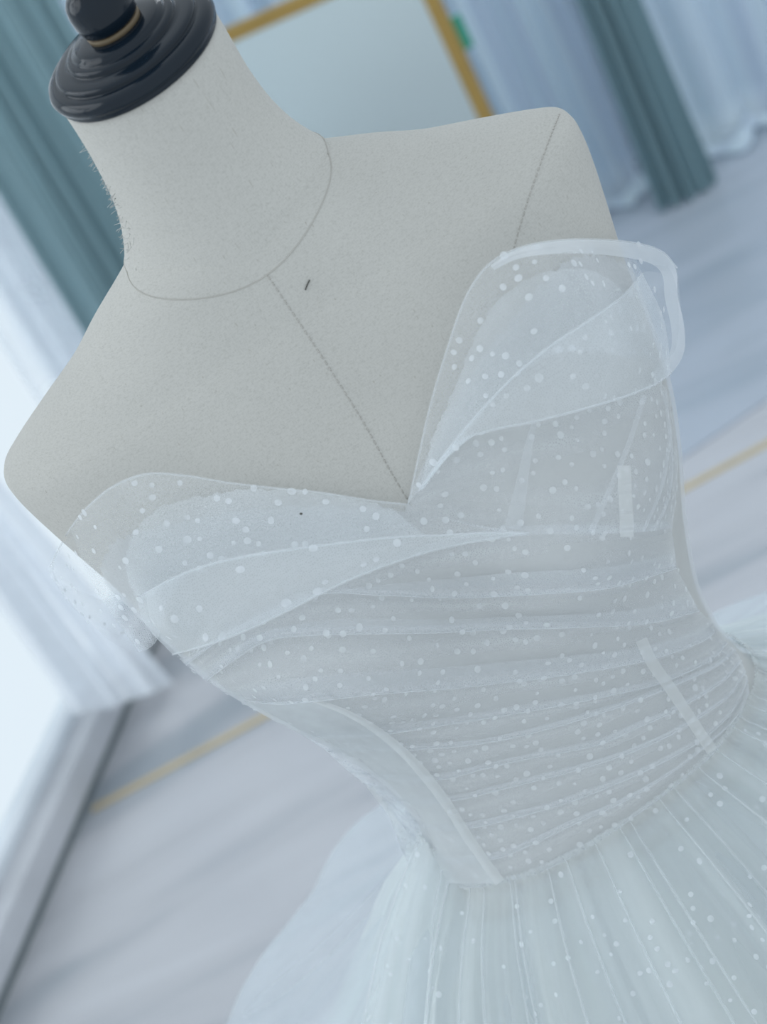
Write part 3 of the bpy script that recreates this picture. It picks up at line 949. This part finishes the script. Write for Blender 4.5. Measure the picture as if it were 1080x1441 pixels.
dots_on('dots', rows, 3800, band2, r=0.0021, seed=114)
edge('lip_top_fold', rows[0], 0.0006, M_EDGE, band2)
edge('lip_bottom_fold', rows[-1], 0.0007, M_EDGE, band2)
# rolled hem around the arm opening
hA = mixpts([(690, 374, .024), (725, 352, .026), (780, 340, .032), (840, 338, None, 0.920), (895, 343, None, 0.940), (932, 355, None, 0.965), (952, 380, None, 0.99), (954, 415, None, 0.995), (963, 455, None, 0.995), (964, 492, None, 0.985), (950, 520, None, 0.955), (926, 540, None, 0.915)])
hB = mixpts([(696, 380, .024), (730, 364, .026), (785, 357, .032), (840, 358, None, 0.915), (890, 364, None, 0.935), (922, 374, None, 0.955), (934, 392, None, 0.98), (936, 420, None, 0.985), (945, 460, None, 0.985), (945, 490, None, 0.975), (934, 508, None, 0.95), (916, 526, None, 0.912)])
rows = loft([hA, [a_.lerp(b_, 0.5) + (CAMP - a_).normalized() * 0.003 for a_, b_ in zip(hA, hB)], hB], 60, 5)
gpart('rolled_hem', rows, M_HEM, band2)

# ---------------------------------------------------------- skirt
WS = [IF @ P(x, y, 0.006) for x, y in resamp(LINES[-1], 80)]      # waist seam traced over the front
wt = sorted(((math.atan2(p.y, p.x) - math.pi / 2) % (2 * math.pi), p.z) for p in WS)
WT = []
for i in range(4, len(wt) - 4, 6):
    WT.append((wt[i][0], sum(q[1] for q in wt[i - 3:i + 4]) / 7))
zsd = (WT[0][1] + WT[-1][1]) / 2
WT = [(0.0, zsd), (WT[0][0] - 0.5, WT[0][1] * 0.5 + zsd * 0.5)] + WT + [(WT[-1][0] + 0.5, WT[-1][1] * 0.5 + zsd * 0.5), (2 * math.pi, zsd)]
def waist_z(th):
    return interp(WT, (th - math.pi / 2) % (2 * math.pi))
def skirt_layer(name, mat, prof, kb, amp, nf, seed, n=420, m=44, zend=0.02, lift=0.0, tucks=0.0, woff=0.0055):
    rnd = random.Random(seed)
    fr = [(rnd.randint(int(nf * .6), int(nf * 1.5)), rnd.uniform(0, 6.28), rnd.uniform(.4, 1)) for _ in range(6)]
    tk = [(rnd.uniform(0, 2 * math.pi), rnd.uniform(0.012, 0.03), rnd.uniform(0.3, 1), rnd.uniform(-.15, .15)) for _ in range(int(tucks))]
    rows = []
    for i in range(m + 1):
        t = (i / m) ** 1.6
        row = []
        for k in range(n):
            th = 2 * math.pi * k / n + math.pi / 2
            zw = waist_z(th) + lift + 0.003
            z = zw + (zend - zw) * t
            dz = zw - z
            c, s = math.cos(th), math.sin(th)
            w0 = body_pt(zw, th, woff)
            add = interp(prof, dz)
            kk = kb(th, dz) * min(1, dz / 0.2)
            g = min(1, dz / 0.05)
            rip = sum(a * math.sin(fq * th + ph + 1.2 * dz * math.sin(ph)) for fq, ph, a in fr) / 2.2
            rip = rip + 0.5 * abs(rip)
            big = math.sin(13 * th + seed) + 0.6 * math.sin(21 * th + 2 * seed + 2 * dz)
            rr = add * (1 + kk) + 0.009 * big * g * (0.3 + dz * 4) + amp * rip * g * (0.35 + dz * 3.2)
            for ta, tw, th_, dr in tk:
                dd = (th - ta - dr * dz + math.pi) % (2 * math.pi) - math.pi
                rr += 0.007 * th_ * math.exp(-(dd / tw) ** 2) * g * (0.6 + dz * 2)
            if i < 2:
                rr += 0.0012 * math.sin(th * 150 + seed)
            row.append(MF @ Vector((w0.x + c * rr, w0.y + s * rr, z)))
        rows.append(row)
    return rows
def kback(th, dz):
    a = math.degrees(th) % 360
    return interp([(0, 0.25), (45, 0.75), (90, 0.6), (135, 0.28), (180, 0.30), (225, 0.06), (270, -0.10), (315, 0.05), (360, 0.25)], a)
def ktrain(th, dz):
    a = math.degrees(th) % 360
    return interp([(0, 0.3), (45, 1.0), (90, 1.0), (135, 1.3), (180, 0.5), (225, -0.4), (270, -0.4), (315, -0.1), (360, 0.3)], a)
PR = [(0, 0.0), (0.006, 0.002), (0.015, 0.012), (0.03, 0.029), (0.06, 0.056), (0.13, 0.106), (0.25, 0.175), (0.5, 0.27), (1.0, 0.44)]
def scale(p, k):
    return [(a, b * k) for a, b in p]
rows = skirt_layer('o', M_SKIRT, PR, kback, 0.010, 46, 3, tucks=70)
osk = gpart('overskirt', rows, M_SKIRT, closed=True)
# only the upper skirt is near enough for its dots to be told apart
sub = [[r_[k] for k in range(90, 330)] for r_ in rows[2:22]]
dots_on('dots', sub, 2300, osk, r=0.0019, seed=131, mat=M_DOTB)
rnd = random.Random(8)
for c_ in range(26):                    # pressed creases running down from the gathers
    k = int(100 + 225 * (c_ + rnd.random()) / 26)
    i1_ = rnd.randint(14, 30)
    pts = []
    for i in range(1, i1_):
        p = rows[i][k % 420]
        pts.append(p + (CAMP - p).normalized() * 0.0006)
    rad = [0.0009 * math.sin(math.pi * (0.12 + 0.86 * q / (len(pts) - 1))) for q in range(len(pts))]
    mesh_obj('gather_crease', *tube(pts, rad, 5), M_EDGE, osk, inv=IF)
rows = skirt_layer('u', M_UNDER, scale(PR, 0.90), kback, 0.009, 38, 9, tucks=40, lift=-0.014)
msk = gpart('middle_skirt', rows, M_UNDER, closed=True)
sub = [[r_[k] for k in range(90, 330)] for r_ in rows[2:22]]
dots_on('dots', sub, 1500, msk, r=0.0018, seed=133, mat=M_DOTB)
rows = skirt_layer('p', M_PETTI, scale(PR, 0.78), kback, 0.006, 30, 15, lift=-0.030)
gpart('petticoat', rows, M_PETTI, closed=True)
rows = skirt_layer('t', M_TRAIN, PR, ktrain, 0.006, 24, 25, n=300, lift=-0.010)
gpart('train', rows, M_TRAIN, closed=True)
w0 = P(424, 723, 0.0165)
o = mesh_obj('dark_speck', *tube([w0 - RV * 0.0008, w0, w0 + RV * 0.0008], [0.0004, 0.0007, 0.0004], 6), M_DARK, gown, inv=IF)
